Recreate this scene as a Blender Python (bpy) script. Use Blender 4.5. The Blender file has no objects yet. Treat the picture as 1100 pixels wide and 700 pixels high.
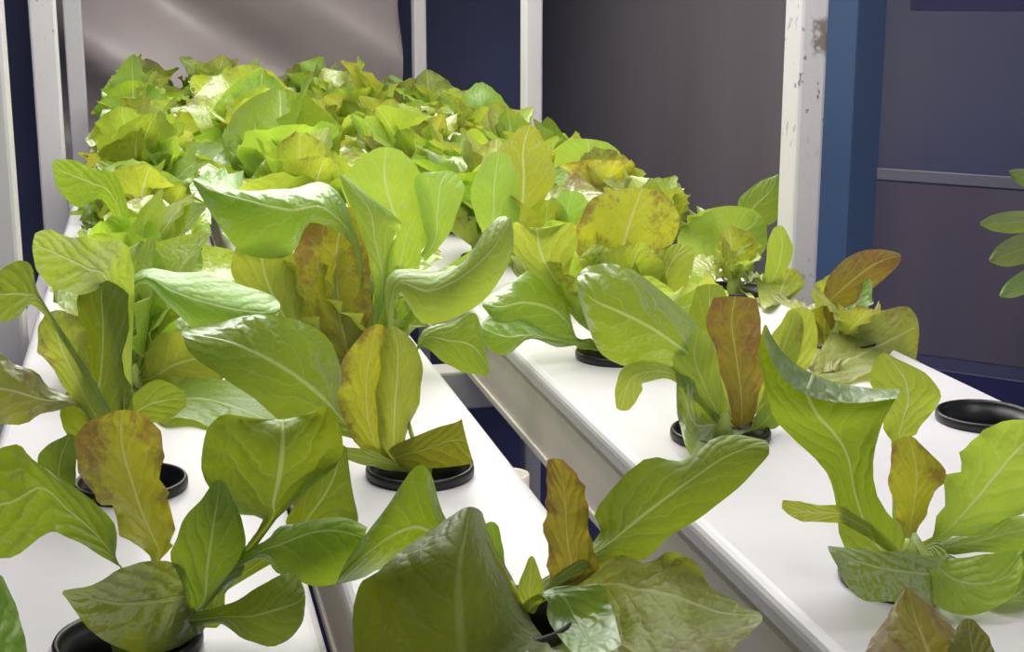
import bpy, bmesh, math, random
from mathutils import Vector, Matrix, noise

# ------------------------------------------------------------------ camera
scene = bpy.context.scene
COL = scene.collection
F = 1594.0
PITCH = math.atan(360 / F)
YAW = math.atan(400 / math.hypot(F, 360))
CAM = Vector((0, 0, 1.2))
FW = Vector((math.sin(YAW) * math.cos(PITCH), math.cos(YAW) * math.cos(PITCH), -math.sin(PITCH)))
RT = Vector((math.cos(YAW), -math.sin(YAW), 0))
UP = RT.cross(FW)
cd = bpy.data.cameras.new('camera')
cd.sensor_fit = 'HORIZONTAL'; cd.sensor_width = 36.0; cd.lens = F / 1100 * 36.0
cd.clip_start = 0.02; cd.clip_end = 60
cam = bpy.data.objects.new('camera', cd); COL.objects.link(cam)
cam.matrix_world = Matrix.Translation(CAM) @ Matrix((RT, UP, -FW)).transposed().to_4x4()
scene.camera = cam

# ------------------------------------------------------------------ light and exposure
scene.view_settings.view_transform = 'Standard'
scene.view_settings.look = 'None'
scene.view_settings.exposure = 0.0
scene.view_settings.gamma = 1.0
scene.view_settings.use_curve_mapping = False
world = bpy.data.worlds.new('world'); scene.world = world; world.use_nodes = True
world.node_tree.nodes['Background'].inputs[0].default_value = (0.86, 0.84, 0.95, 1)
world.node_tree.nodes['Background'].inputs[1].default_value = 0.42
LIGHT_Z = 1.62
LIGHT_Y0, LIGHT_Y1 = 0.85, 3.35
LIGHT_X = (-0.02, 0.16, 0.36, 0.56)
for lx in LIGHT_X:
    ld = bpy.data.lights.new('grow_light_tube', 'AREA')
    ld.shape = 'RECTANGLE'; ld.size = 0.06; ld.size_y = LIGHT_Y1 - LIGHT_Y0
    ld.energy = 6.2; ld.color = (1.0, 0.965, 0.93)
    lo = bpy.data.objects.new('grow_light_tube', ld); COL.objects.link(lo)
    lo.location = (lx, (LIGHT_Y0 + LIGHT_Y1) / 2, LIGHT_Z)
# the lit aisle behind the photographer
ad = bpy.data.lights.new('aisle_ceiling_lamp', 'AREA'); ad.shape = 'RECTANGLE'; ad.size = 0.25; ad.size_y = 1.2
ad.energy = 7; ad.color = (1, 0.96, 0.9)
ao = bpy.data.objects.new('aisle_ceiling_lamp', ad); COL.objects.link(ao); ao.location = (0.75, 0.2, 2.35)

# ------------------------------------------------------------------ helpers
def lin(c):
    return tuple((x / 255 / 12.92) if x / 255 <= 0.04045 else ((x / 255 + 0.055) / 1.055) ** 2.4 for x in c) + (1.0,)

def at(px, py, Y):
    d = FW * F + RT * (px - 550) + UP * (350 - py)
    return CAM + d * (Y / d.y)

def obj(name, bm, mat, parent=None, smooth=True, loc=None):
    me = bpy.data.meshes.new(name)

    bm.to_mesh(me); bm.free()
    if smooth:
        for p in me.polygons: p.use_smooth = True
    if mat: me.materials.append(mat)
    o = bpy.data.objects.new(name, me); COL.objects.link(o)
    if loc is not None: o.location = loc
    if parent: o.parent = parent
    return o

def thing(name, label, cat, loc=(0, 0, 0), group=None):
    o = bpy.data.objects.new(name, None); COL.objects.link(o)
    o.empty_display_size = 0.02
    o.location = loc; o['label'] = label; o['category'] = cat
    if group: o['group'] = group
    return o

def tag(o, label=None, cat=None, group=None, kind=None):
    if label: o['label'] = label
    if cat: o['category'] = cat
    if group: o['group'] = group
    if kind: o['kind'] = kind
    return o

def bx(bm, x0, x1, y0, y1, z0, z1, bev=0.0):
    r = bmesh.ops.create_cube(bm, size=1)
    vs = r['verts']
    for v in vs:
        v.co = Vector((x0 + (v.co.x + .5) * (x1 - x0), y0 + (v.co.y + .5) * (y1 - y0), z0 + (v.co.z + .5) * (z1 - z0)))
    if bev:
        es = list({e for v in vs for e in v.link_edges})
        bmesh.ops.bevel(bm, geom=es, offset=bev, segments=2, affect='EDGES', profile=.5)

def lathe(bm, prof, n=36, c=(0, 0)):
    rings = []
    for r, z in prof:
        if r < 1e-6: rings.append([bm.verts.new((c[0], c[1], z))])
        else: rings.append([bm.verts.new((c[0] + r * math.cos(2 * math.pi * k / n), c[1] + r * math.sin(2 * math.pi * k / n), z)) for k in range(n)])
    for a, b in zip(rings, rings[1:]):
        for k in range(n):
            k2 = (k + 1) % n
            if len(a) == 1: bm.faces.new((a[0], b[k], b[k2]))
            elif len(b) == 1: bm.faces.new((a[k], b[0], a[k2]))
            else: bm.faces.new((a[k], b[k], b[k2], a[k2]))

# ------------------------------------------------------------------ materials
class NT:
    def __init__(s, name):
        s.m = bpy.data.materials.new(name); s.m.use_nodes = True
        s.t = s.m.node_tree; s.t.nodes.clear()
        s.out = s.t.nodes.new('ShaderNodeOutputMaterial')
    def n(s, typ, ins=None, **kw):
        nd = s.t.nodes.new(typ)
        for k, v in kw.items(): setattr(nd, k, v)
        for k, v in (ins or {}).items():
            if isinstance(v, bpy.types.NodeSocket): s.t.links.new(v, nd.inputs[k])
            else: nd.inputs[k].default_value = v
        return nd
    def math(s, op, a, b=None, c=None, clamp=False):
        ins = {0: a}
        if b is not None: ins[1] = b
        if c is not None: ins[2] = c
        nd = s.n('ShaderNodeMath', ins, operation=op); nd.use_clamp = clamp
        return nd.outputs[0]
    def mix(s, f, a, b, blend='MIX'):
        nd = s.n('ShaderNodeMix', data_type='RGBA', blend_type=blend)
        for sock, v in ((nd.inputs[0], f), (nd.inputs[6], a), (nd.inputs[7], b)):
            if isinstance(v, bpy.types.NodeSocket): s.t.links.new(v, sock)
            else: sock.default_value = v
        return nd.outputs[2]
    def ss(s, x, a, b):
        nd = s.n('ShaderNodeMapRange', {0: x, 1: a, 2: b, 3: 0.0, 4: 1.0}, interpolation_type='SMOOTHSTEP')
        return nd.outputs[0]

def simple(name, col, rough=.5, var=.0, scale=20, bump=0, spec=.5, col2=None, stretch=None):
    t = NT(name)
    tc = t.n('ShaderNodeTexCoord')
    vec = tc.outputs['Object']
    if stretch: vec = t.n('ShaderNodeMapping', {0: vec, 3: stretch}).outputs[0]
    nz = t.n('ShaderNodeTexNoise', {'Vector': vec, 'Scale': scale, 'Detail': 4.0})
    c = lin(col); c2 = lin(col2) if col2 else tuple(x * (1 - var) for x in c[:3]) + (1,)
    p = t.n('ShaderNodeBsdfPrincipled', {'Base Color': t.mix(t.ss(nz.outputs[0], .35, .68), c, c2), 'Roughness': rough, 'Specular IOR Level': spec})
    if bump:
        b = t.n('ShaderNodeBump', {'Height': nz.outputs[0], 'Strength': bump, 'Distance': .01})
        t.t.links.new(b.outputs[0], p.inputs['Normal'])
    t.t.links.new(p.outputs[0], t.out.inputs[0])
    return t.m

M = {}
M['white_pvc'] = simple('white_pvc', (219, 217, 220), .38, .05, 14, .02)
M['white_pvc_side'] = simple('white_pvc_side', (226, 220, 208), .45, .06, 6, .02)
M['black_plastic'] = simple('black_plastic', (24, 23, 26), .38, .3, 40)
M['substrate'] = simple('dark_wet_sponge', (30, 24, 20), .8, .5, 120, .6)
M['navy_paint'] = simple('navy_paint', (98, 106, 148), .5, .15, 3, .03)
M['blue_strip'] = simple('blue_paint', (64, 88, 126), .45, .12, 3)
M['grey_panel'] = simple('grey_panel', (114, 110, 116), .42, .14, 2.2, 0, .4, (104, 97, 102), (1, 1, .25))
M['glossy_panel'] = simple('bluish_grey_panel', (74, 75, 106), .3, .2, 2.5, 0, .5, (84, 82, 98), (1, 1, .4))
M['dark_band'] = simple('dark_navy_panel', (50, 50, 92), .3, .15, 3)
M['warm_panel'] = simple('warm_grey_panel', (96, 90, 102), .3, .2, 2.2, 0, .5, (80, 75, 94), (1, 1, .3))
M['rail_grey'] = simple('grey_rail', (108, 108, 124), .4, .1, 6)
M['floor'] = simple('dark_blue_floor', (78, 84, 140), .45, .25, 3)
M['ceiling'] = simple('white_ceiling', (200, 200, 204), .7, .04, 3)
M['housing'] = simple('lamp_housing', (225, 225, 225), .4, .03, 6)
def post_mat(stain=False):
    t = NT('stained_white_steel' if stain else 'white_enamel_steel')
    tc = t.n('ShaderNodeTexCoord')
    g = t.n('ShaderNodeMapping', {0: tc.outputs['Object'], 3: (1, 1, .6)}).outputs[0]
    v = t.n('ShaderNodeTexNoise', {'Vector': g, 'Scale': 130.0, 'Detail': 3.0})
    w = t.n('ShaderNodeTexNoise', {'Vector': g, 'Scale': 8.0})
    spots = t.math('MULTIPLY', t.ss(v.outputs[0], .60 if stain else .7, .67 if stain else .78), t.ss(w.outputs[0], .38, .6))
    c = t.mix(spots, lin((206, 203, 204)), lin((120, 117, 124)))
    if stain:
        sp = t.n('ShaderNodeSeparateXYZ', {0: tc.outputs['Object']})
        e = t.n('ShaderNodeTexNoise', {'Vector': tc.outputs['Object'], 'Scale': 170.0, 'Detail': 3.0}).outputs[0]
        e2 = t.math('MULTIPLY', t.math('SUBTRACT', e, .5), .016)
        dz = t.math('ADD', t.math('ABSOLUTE', t.math('SUBTRACT', sp.outputs[2], 1.155)), e2)
        dx = t.math('ADD', t.math('SUBTRACT', .662, sp.outputs[0]), e2)
        k = t.math('MULTIPLY', t.math('SUBTRACT', 1.0, t.ss(dz, .014, .021)), t.math('SUBTRACT', 1.0, t.ss(dx, -.003, .003)))
        c = t.mix(t.math('MULTIPLY', k, t.ss(e, .2, .6)), c, lin((128, 118, 108)))
    p = t.n('ShaderNodeBsdfPrincipled', {'Base Color': c, 'Roughness': .35})
    t.t.links.new(p.outputs[0], t.out.inputs[0]); return t.m
M['post'] = post_mat(); M['post_stained'] = post_mat(True)
def sheet_mat():
    t = NT('grey_plastic_sheet')
    tc = t.n('ShaderNodeTexCoord')
    nz = t.n('ShaderNodeTexNoise', {'Vector': tc.outputs['Object'], 'Scale': 5.0, 'Detail': 3.0})
    c = t.mix(nz.outputs[0], lin((150, 141, 141)), lin((176, 165, 163)))
    p = t.n('ShaderNodeBsdfPrincipled', {'Base Color': c, 'Roughness': .4, 'Specular IOR Level': .6})
    t.t.links.new(p.outputs[0], t.out.inputs[0]); return t.m
M['sheet'] = sheet_mat()
def emit():
    t = NT('lamp_diffuser')
    e = t.n('ShaderNodeEmission', {0: (1, .965, .93, 1), 1: 4.0})
    t.t.links.new(e.outputs[0], t.out.inputs[0]); return t.m
M['emit'] = emit()

def leaf_mat(name, base, vein, trans, bronze=None, bamt=0.0, gloss=.47, tr=.5):
    """u = across (0..1, midrib at .5), v = along; veins, quilting and bronze speckle follow the leaf."""
    t = NT(name)
    uv = t.n('ShaderNodeUVMap', uv_map='leaf')
    oi = t.n('ShaderNodeObjectInfo')
    sep = t.n('ShaderNodeSeparateXYZ', {0: uv.outputs[0]})
    tc = t.n('ShaderNodeTexCoord')
    wob = t.n('ShaderNodeTexNoise', {'Vector': tc.outputs['Object'], 'Scale': 55.0, 'Detail': 2.0}).outputs[0]
    wobc = t.math('SUBTRACT', wob, .5)
    au = t.math('ABSOLUTE', t.math('SUBTRACT', t.math('MULTIPLY', sep.outputs[0], 2.0), 1.0))
    v = sep.outputs[1]
    # midrib tapers to the tip
    wid = t.math('MULTIPLY_ADD', v, -.05, .076)
    rib = t.math('SUBTRACT', 1.0, t.ss(t.math('DIVIDE', au, wid), .35, 1.3))
    # side veins sweep outwards and up
    ph = t.math('ADD', t.math('MULTIPLY_ADD', v, 7.5, t.math('MULTIPLY', au, -2.3)), t.math('MULTIPLY', wobc, 1.7))
    ph = t.math('ADD', ph, t.math('MULTIPLY', oi.outputs['Random'], 3.0))
    tri = t.math('ABSOLUTE', t.math('SUBTRACT', t.math('FRACT', ph), .5))
    sv = t.math('SUBTRACT', 1.0, t.ss(tri, .02, .10))
    sv = t.math('MULTIPLY', sv, t.math('SUBTRACT', 1.0, t.ss(au, .5, 1.0)))
    vor = t.n('ShaderNodeTexVoronoi', {'Vector': tc.outputs['Object'], 'Scale': 150.0}, feature='DISTANCE_TO_EDGE').outputs[0]
    net = t.math('SUBTRACT', 1.0, t.ss(vor, .0, .14))
    veins = t.math('MAXIMUM', rib, t.math('MAXIMUM', t.math('MULTIPLY', sv, .24), t.math('MULTIPLY', net, .05)))
    # slow tone changes, leaf to leaf and along the leaf
    big = t.n('ShaderNodeTexNoise', {'Vector': tc.outputs['Object'], 'Scale': 22.0, 'Detail': 2.0}).outputs[0]
    b = lin(base); tcn = lin(trans)
    dk = lambda c, k: tuple(x * k for x in c[:3]) + (1,)
    col = t.mix(big, dk(b, .72), dk(b, 1.22))
    tcol = t.mix(big, dk(tcn, .78), dk(tcn, 1.18))
    hsv = lambda c, a, bb: t.n('ShaderNodeHueSaturation', {'Hue': t.math('MULTIPLY_ADD', oi.outputs['Random'], .03, .485), 'Value': t.math('MULTIPLY_ADD', oi.outputs['Random'], bb, a), 'Color': c}).outputs[0]
    col = hsv(col, .85, .3); tcol = hsv(tcol, .86, .28)
    if bronze:
        sp = t.n('ShaderNodeTexNoise', {'Vector': tc.outputs['Object'], 'Scale': 170.0, 'Detail': 4.0, 'Roughness': .7}).outputs[0]
        pt = t.n('ShaderNodeTexNoise', {'Vector': tc.outputs['Object'], 'Scale': 36.0, 'Detail': 3.0}).outputs[0]
        edge = t.math('ADD', t.math('MULTIPLY', au, .16), t.math('MULTIPLY', v, .14))
        k = t.math('ADD', t.math('MULTIPLY_ADD', sp, .45, t.math('MULTIPLY', pt, .6)), edge)
        msk = t.ss(k, .855 - bamt * .3, 1.035 - bamt * .3)
        msk = t.math('MULTIPLY', msk, t.math('SUBTRACT', 1.0, t.math('MULTIPLY', veins, .8)))
        msk = t.math('MULTIPLY', msk, t.ss(v, .12, .4))
        br = lin(bronze)
        col = t.mix(t.math('MULTIPLY', msk, .86), col, br); tcol = t.mix(t.math('MULTIPLY', msk, .7), tcol, dk(br, 1.5))
    # pale stalk towards the base
    stalk = t.math('SUBTRACT', 1.0, t.ss(v, .02, .3))
    pale = t.math('MAXIMUM', t.math('MULTIPLY', veins, .74), t.math('MULTIPLY', stalk, .45))
    col = t.mix(pale, col, lin(vein)); tcol = t.mix(pale, tcol, lin(vein))
    # relief: puffed between the veins
    h = t.math('ADD', t.math('MULTIPLY', t.ss(tri, .0, .4), .7), t.math('MULTIPLY', t.ss(vor, 0, .3), .34))
    h = t.math('ADD', t.math('SUBTRACT', h, t.math('MULTIPLY', rib, .8)), t.math('MULTIPLY', wob, .2))
    bp = t.n('ShaderNodeBump', {'Height': h, 'Strength': .34, 'Distance': .002})
    df = t.n('ShaderNodeBsdfDiffuse', {'Color': col, 'Normal': bp.outputs[0]})
    tl = t.n('ShaderNodeBsdfTranslucent', {'Color': tcol, 'Normal': bp.outputs[0]})
    gl = t.n('ShaderNodeBsdfGlossy', {'Color': (.9, .95, .95, 1), 'Roughness': gloss, 'Normal': bp.outputs[0]})
    fr = t.n('ShaderNodeFresnel', {'IOR': 1.42, 'Normal': bp.outputs[0]})
    m1 = t.n('ShaderNodeMixShader', {0: tr, 1: df.outputs[0], 2: tl.outputs[0]})
    m2 = t.n('ShaderNodeMixShader', {0: t.math('MINIMUM', t.math('MULTIPLY', fr.outputs[0], .75), .22), 1: m1.outputs[0], 2: gl.outputs[0]})
    t.t.links.new(m2.outputs[0], t.out.inputs[0])
    return t.m
LM = {
    'lime':   leaf_mat('lime_lettuce_leaf', (164, 190, 66), (218, 226, 150), (198, 214, 62)),
    'green':  leaf_mat('green_lettuce_leaf', (128, 164, 54), (206, 218, 136), (170, 194, 44)),
    'mid':    leaf_mat('mid_green_lettuce_leaf', (118, 154, 46), (196, 210, 124), (166, 188, 30), tr=.47),
    'dark':   leaf_mat('deep_green_lettuce_leaf', (104, 136, 42), (176, 196, 112), (156, 178, 26), tr=.45),
    'olive':  leaf_mat('olive_lettuce_leaf', (104, 114, 40), (166, 174, 96), (162, 166, 18), tr=.55, gloss=.52),
    'tint':   leaf_mat('bronze_tinged_lettuce_leaf', (170, 188, 68), (220, 224, 158), (200, 210, 60), (132, 100, 66), .34),
    'bronze': leaf_mat('bronze_lettuce_leaf', (164, 172, 52), (214, 210, 128), (206, 202, 46), (122, 86, 54), .62),
    'red':    leaf_mat('red_brown_lettuce_leaf', (134, 122, 48), (196, 182, 104), (180, 162, 42), (122, 84, 54), .72),
    'grey':   leaf_mat('glossy_grey_green_lettuce_leaf', (140, 172, 80), (208, 218, 160), (192, 218, 54), gloss=.42, tr=.48),
    'dusk':   leaf_mat('dusky_mottled_lettuce_leaf', (150, 160, 72), (208, 212, 148), (186, 192, 56), (124, 96, 60), .45),
}

# ------------------------------------------------------------------ leaf surface
def cr(p0, p1, p2, p3, t):
    return 0.5 * ((2 * p1) + (p2 - p0) * t + (2 * p0 - 5 * p1 + 4 * p2 - p3) * t * t + (3 * p1 - p0 - 3 * p2 + p3) * t ** 3)

def leaf_bm(rows, nv=24, nu=12, ruf=.0025, seed=0, quilt=.0008, origin=Vector((0, 0, 0)), fr=5.0, warp=0.0):
    """rows: (L, M, R) points in space from stalk to tip, lofted into one leaf blade."""
    rnd = random.Random(seed); ph = rnd.uniform(0, 6.28); ph2 = rnd.uniform(0, 6.28); off = Vector((rnd.uniform(-9, 9),) * 3)
    n = len(rows) - 1
    bm = bmesh.new(); uvl = bm.loops.layers.uv.new('leaf')
    grid = []
    for i in range(nv + 1):
        s = i / nv * n; k = min(int(s), n - 1); t = s - k
        q = [cr(rows[max(k - 1, 0)][j], rows[k][j], rows[k + 1][j], rows[min(k + 2, n)][j], t) for j in range(3)]
        grid.append(q)
    pts = []
    for i, (Lp, Mp, Rp) in enumerate(grid):
        v = i / nv
        T = grid[min(i + 1, nv)][1] - grid[max(i - 1, 0)][1]
        S = Rp - Lp
        N = T.cross(S)
        N = N.normalized() if N.length > 1e-9 else Vector((0, 0, 1))
        wd = S.length
        Tn = T.normalized() if T.length > 1e-9 else Vector((0, 0, 1))
        line = []
        for j in range(nu + 1):
            u = -1 + 2 * j / nu
            P = Mp * (1 - u * u) + Lp * ((u * u - u) / 2) + Rp * ((u * u + u) / 2)
            env = math.sin(math.pi * min(1, max(0, v)) ** .8)
            sd = ph if u < 0 else ph2
            w = abs(u) ** 2.5
            P = P + N * (ruf * w * env * (math.sin(v * fr * 6.28 + sd) + .5 * math.sin(v * fr * 11.3 + sd * 2)))
            P = P + S.normalized() * (math.copysign(1, u) * ruf * .35 * w * env * math.sin(v * fr * 8.1 + sd + 1)) if wd > 1e-9 else P
            a = abs(u); vein = math.cos((v * 7.5 - a * 2.3) * 6.28 + sd * 0)
            P = P + N * (quilt * env * (1 - a * a) * (a ** .5) * vein)
            P = P + N * (noise.noise(P * 42 + off) * quilt * 2.2 * env)
            if warp: P = P + N * (noise.noise(P * 21 + off) * warp * env * 2) + S.normalized() * (noise.noise(P * 60 + off) * warp * .5 * w * env if wd > 1e-9 else 0)
            line.append(bm.verts.new(P - origin))
        pts.append(line)
    for i in range(nv):
        for j in range(nu):
            f = bm.faces.new((pts[i][j], pts[i][j + 1], pts[i + 1][j + 1], pts[i + 1][j]))
            for lp, (a, b) in zip(f.loops, ((i, j), (i, j + 1), (i + 1, j + 1), (i + 1, j))):
                lp[uvl].uv = (b / nu, a / nv)
    return bm

def grown_rows(base, az, length, width, rise, droop, cup, twist=0.0, curl=0.0):
    """a leaf growing from base: leaves at elevation `rise`, bends over by `droop` radians."""
    prof = [.16, .2, .46, .82, 1.0, .93, .58, .12]
    n = len(prof); P = Vector(base); rows = []
    side = Vector((-math.sin(az), math.cos(az), 0))
    for k, w in enumerate(prof):
        s = k / (n - 1)
        el = rise - droop * s ** 1.6
        d = Vector((math.cos(az) * math.cos(el), math.sin(az) * math.cos(el), math.sin(el)))
        nr = d.cross(side) * -1
        if nr.z < 0 and el < 1.5: nr = -nr
        a = twist * s
        sd = side * math.cos(a) + nr * math.sin(a)
        nn = nr * math.cos(a) - side * math.sin(a)
        hw = width * .5 * w
        c = nn * (cup * hw * (1 + curl * s))
        rows.append((P - sd * hw + c, P.copy(), P + sd * hw + c))
        P = P + d * (length / (n - 1))
    return rows

def flatten(bm): return bm
# ------------------------------------------------------------------ the room
def struct(name, bm, m): return tag(obj(name, bm, m, smooth=False), kind='structure')
b = bmesh.new(); bx(b, -1.6, 3.4, -1.2, 4.5, -.05, 0); struct('floor', b, M['floor'])
b = bmesh.new(); bx(b, -1.6, 3.4, -1.2, 4.5, 2.45, 2.5); struct('ceiling', b, M['ceiling'])
b = bmesh.new(); bx(b, -1.6, 1.2, 4.4, 4.5, 0, 2.45); struct('wall_back', b, M['navy_paint'])
b = bmesh.new(); bx(b, -1.7, -1.6, -1.2, 4.5, 0, 2.45); struct('wall_left', b, M['navy_paint'])
b = bmesh.new(); bx(b, 1.13, 1.2, 2.22, 4.4, 0, 2.45); struct('wall_right', b, M['grey_panel'])
b = bmesh.new()
bx(b, 1.11, 1.13, 2.36, 4.4, 0, .08); struct('baseboard_right', b, M['rail_grey'])
b = bmesh.new(); bx(b, 1.10, 1.2, 2.20, 2.345, 0, 2.45, .003); struct('trim_1', b, M['blue_strip'])
# the angled panelled door beyond the rack
A0 = Vector((1.15, 2.20, 0)); dirn = Vector((.68, -.735, 0)).normalized(); nrm = Vector((-dirn.y, dirn.x, 0))
def slab(name, s0, s1, z0, z1, t0, t1, m, parent=None, bev=.002):
    bb = bmesh.new(); bx(bb, s0, s1, t0, t1, z0, z1, bev)
    for v in bb.verts: v.co = A0 + dirn * v.co.x + nrm * v.co.y + Vector((0, 0, v.co.z))
    return obj(name, bb, m, parent, smooth=False)
dd = tag(slab('door_1', 0, 1.5, 0, 2.45, 0, .05, M['glossy_panel']), kind='structure')
slab('middle_rail', 0, 1.5, .900, .920, -.003, 0, M['rail_grey'], dd)
slab('lower_panel', 0, 1.5, .62, .898, -.001, 0, M['warm_panel'], dd, 0)
slab('upper_panel', .04, 1.5, 1.17, 2.3, -.001, 0, M['dark_band'], dd, 0)
slab('kick_panel', 0, 1.5, .02, .60, -.006, 0, M['dark_band'], dd)

# ------------------------------------------------------------------ the rack that carries the channels
rack = thing('plant_rack', 'white steel rack with tall posts carrying the growing channels', 'rack')
PY = (1.42, 2.55, 3.66)
def post(x0, x1, y):
    bb = bmesh.new(); bx(bb, x0, x1, y, y + .042, 0, 2.1, .004)
    o = obj('post', bb, M['post'], rack, smooth=False); return o
for y in PY:
    s_ = .013 if y == PY[0] else 0
    post(-.176 + s_, -.134 + s_, y); q = post(.649, .68, y)
    if y == PY[0]: q.data.materials[0] = M['post_stained']; q['label'] = 'right post with a grimy smear'
    bb = bmesh.new(); bx(bb, -.134, .649, y + .002, y + .04, .785, .825, .003); obj('cross_beam', bb, M['post'], rack, smooth=False)
    bb = bmesh.new(); bx(bb, -.134, .649, y + .002, y + .04, 2.05, 2.09, .003); obj('top_beam', bb, M['post'], rack, smooth=False)
for x0, x1 in ((-.176, -.134), (.649, .68)):
    bb = bmesh.new(); bx(bb, x0, x1, .32, .36, 0, .83, .004); obj('leg', bb, M['post'], rack, smooth=False)
bb = bmesh.new(); bx(bb, -.134, .649, .322, .358, .785, .825, .003); obj('cross_beam', bb, M['post'], rack, smooth=False)
for x in (-.172, .653):
    bb = bmesh.new(); bx(bb, x, x + .024, .36, 3.66, .74, .78, .003); obj('side_rail', bb, M['post'], rack, smooth=False)
# drain pipes seen down the gap between the middle and right channels
bb = bmesh.new(); lathe(bb, [(0, 0.0), (.016, 0.0), (.016, .83), (.013, .83), (.013, .80), (0, .80)], 20)
drain = obj('drain_pipe', bb, M['white_pvc_side'], None, loc=(.262, 1.08, 0))
tag(drain, 'white upright drain pipe in the gap between middle and right channels', 'pipe')

# ------------------------------------------------------------------ growing channels with pot holes
POT_R = .0335; HOLE_R = .031
Y_END0, Y_END1 = .22, 3.62
PITCH_Y = .235
def lid_bm(x0, x1, holes):
    """top sheet with round holes, rounded shoulders and a hanging lip; holes = list of (x, [ys]) columns"""
    bb = bmesh.new(); zt = .9; n = 32; rr = .007
    xs = sorted(h[0] for h in holes)
    cuts = [x0 + rr] + [(a + c) / 2 for a, c in zip(xs, xs[1:])] + [x1 - rr]
    for (hx, ys), ca, cb in zip(sorted(holes), cuts, cuts[1:]):
        ys = sorted(ys)
        yc = Y_END0
        def quad(ya, yb):
            if yb - ya > 1e-4:
                bb.faces.new([bb.verts.new(p) for p in ((ca, ya, zt), (cb, ya, zt), (cb, yb, zt), (ca, yb, zt))])
        for y in ys:
            ya, yb = y - .05, y + .05
            quad(yc, ya); yc = yb
            inn, out, low = [], [], []
            for k in range(n):
                a = 2 * math.pi * (k + .5) / n; c, s = math.cos(a), math.sin(a)
                sx = ((cb - hx) if c > 0 else (hx - ca)) / max(abs(c), 1e-9); sy = .05 / max(abs(s), 1e-9)
                q = min(sx, sy)
                inn.append(bb.verts.new((hx + HOLE_R * c, y + HOLE_R * s, zt)))
                low.append(bb.verts.new((hx + HOLE_R * c, y + HOLE_R * s, zt - .003)))
                out.append(bb.verts.new((hx + q * c, y + q * s, zt)))
            for k in range(n):
                k2 = (k + 1) % n
                bb.faces.new((inn[k], out[k], out[k2], inn[k2])); bb.faces.new((low[k], inn[k], inn[k2], low[k2]))
            # square the corners
            for sx_, X in ((1, cb), (-1, ca)):
                for sy_, Yc in ((1, yb), (-1, ya)):
                    cand = sorted(range(n), key=lambda k: (out[k].co - Vector((X, Yc, zt))).length)[:2]
                    cv = bb.verts.new((X, Yc, zt))
                    try: bb.faces.new((out[cand[0]], cv, out[cand[1]]))
                    except ValueError: pass
        quad(yc, Y_END1)
    # shoulders and lips
    prof = [(rr, 0)] + [(rr - rr * math.sin(a), -(rr - rr * math.cos(a))) for a in (math.pi / 8, math.pi / 4, 3 * math.pi / 8, math.pi / 2)] + [(0, -.014), (.002, -.014)]
    for sgn, xe in ((1, x0), (-1, x1)):
        pv = [(bb.verts.new((xe + sgn * p[0], Y_END0, zt + p[1])), bb.verts.new((xe + sgn * p[0], Y_END1, zt + p[1]))) for p in prof]
        for (a, c), (d, e) in zip(pv, pv[1:]): bb.faces.new((a, c, e, d))
    bmesh.ops.remove_doubles(bb, verts=bb.verts, dist=1e-5)
    return bb
def channel(name, label, x0, x1, holes):
    r = thing(name, label, 'growing channel', ((x0 + x1) / 2, Y_END0, .825))
    inv = Vector(r.location)
    def add(nm, bb, m, par=r, sm=False):
        for v in bb.verts: v.co -= inv
        o = obj(nm, bb, m, par, smooth=sm); return o
    lb = lid_bm(x0, x1, holes)
    bmesh.ops.recalc_face_normals(lb, faces=lb.faces)
    add('lid', lb, M['white_pvc'])
    bb = bmesh.new(); i = .0035; th = .003; zb = .8255; zt = .886
    bx(bb, x0 + i, x0 + i + th, Y_END0, Y_END1, zb, zt); bx(bb, x1 - i - th, x1 - i, Y_END0, Y_END1, zb, zt)
    bx(bb, x0 + i, x1 - i, Y_END0, Y_END1, zb, zb + th)
    bx(bb, x0 + i - .0025, x0 + i, Y_END0, Y_END1, zb, zb + .007, .001); bx(bb, x1 - i, x1 - i + .0025, Y_END0, Y_END1, zb, zb + .007, .001)
    add('trough', bb, M['white_pvc_side'])
    for y0, y1 in ((Y_END0 - .004, Y_END0), (Y_END1, Y_END1 + .004)):
        bb = bmesh.new(); bx(bb, x0, x1, y0, y1, zb, .899, .001); add('end_cap', bb, M['white_pvc'])
    return r
NP = 13
rowY = lambda y0: [y0 + PITCH_Y * k for k in range(NP)]
XA, XB, XC, XD = -.021, .157, .372, .571
YA, YB, YC, YD = rowY(.668), rowY(.652), rowY(.682), rowY(.676)
YC[0] = .657
ROWS = {'A': (XA, YA), 'B': (XB, YB), 'C': (XC, YC), 'D': (XD, YD)}
channel('growing_channel', 'white growing channel along the left posts', -.112, .070, [(XA, [.433] + YA)])
channel('growing_channel', 'white narrow growing channel in the middle, gaps on both sides', .0865, .2215, [(XB, YB)])
channel('growing_tray', 'wide white growing tray with two rows of pots beside the right posts', .2965, .6165, [(XC, [.447] + YC), (XD, YD[1:])])

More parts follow.
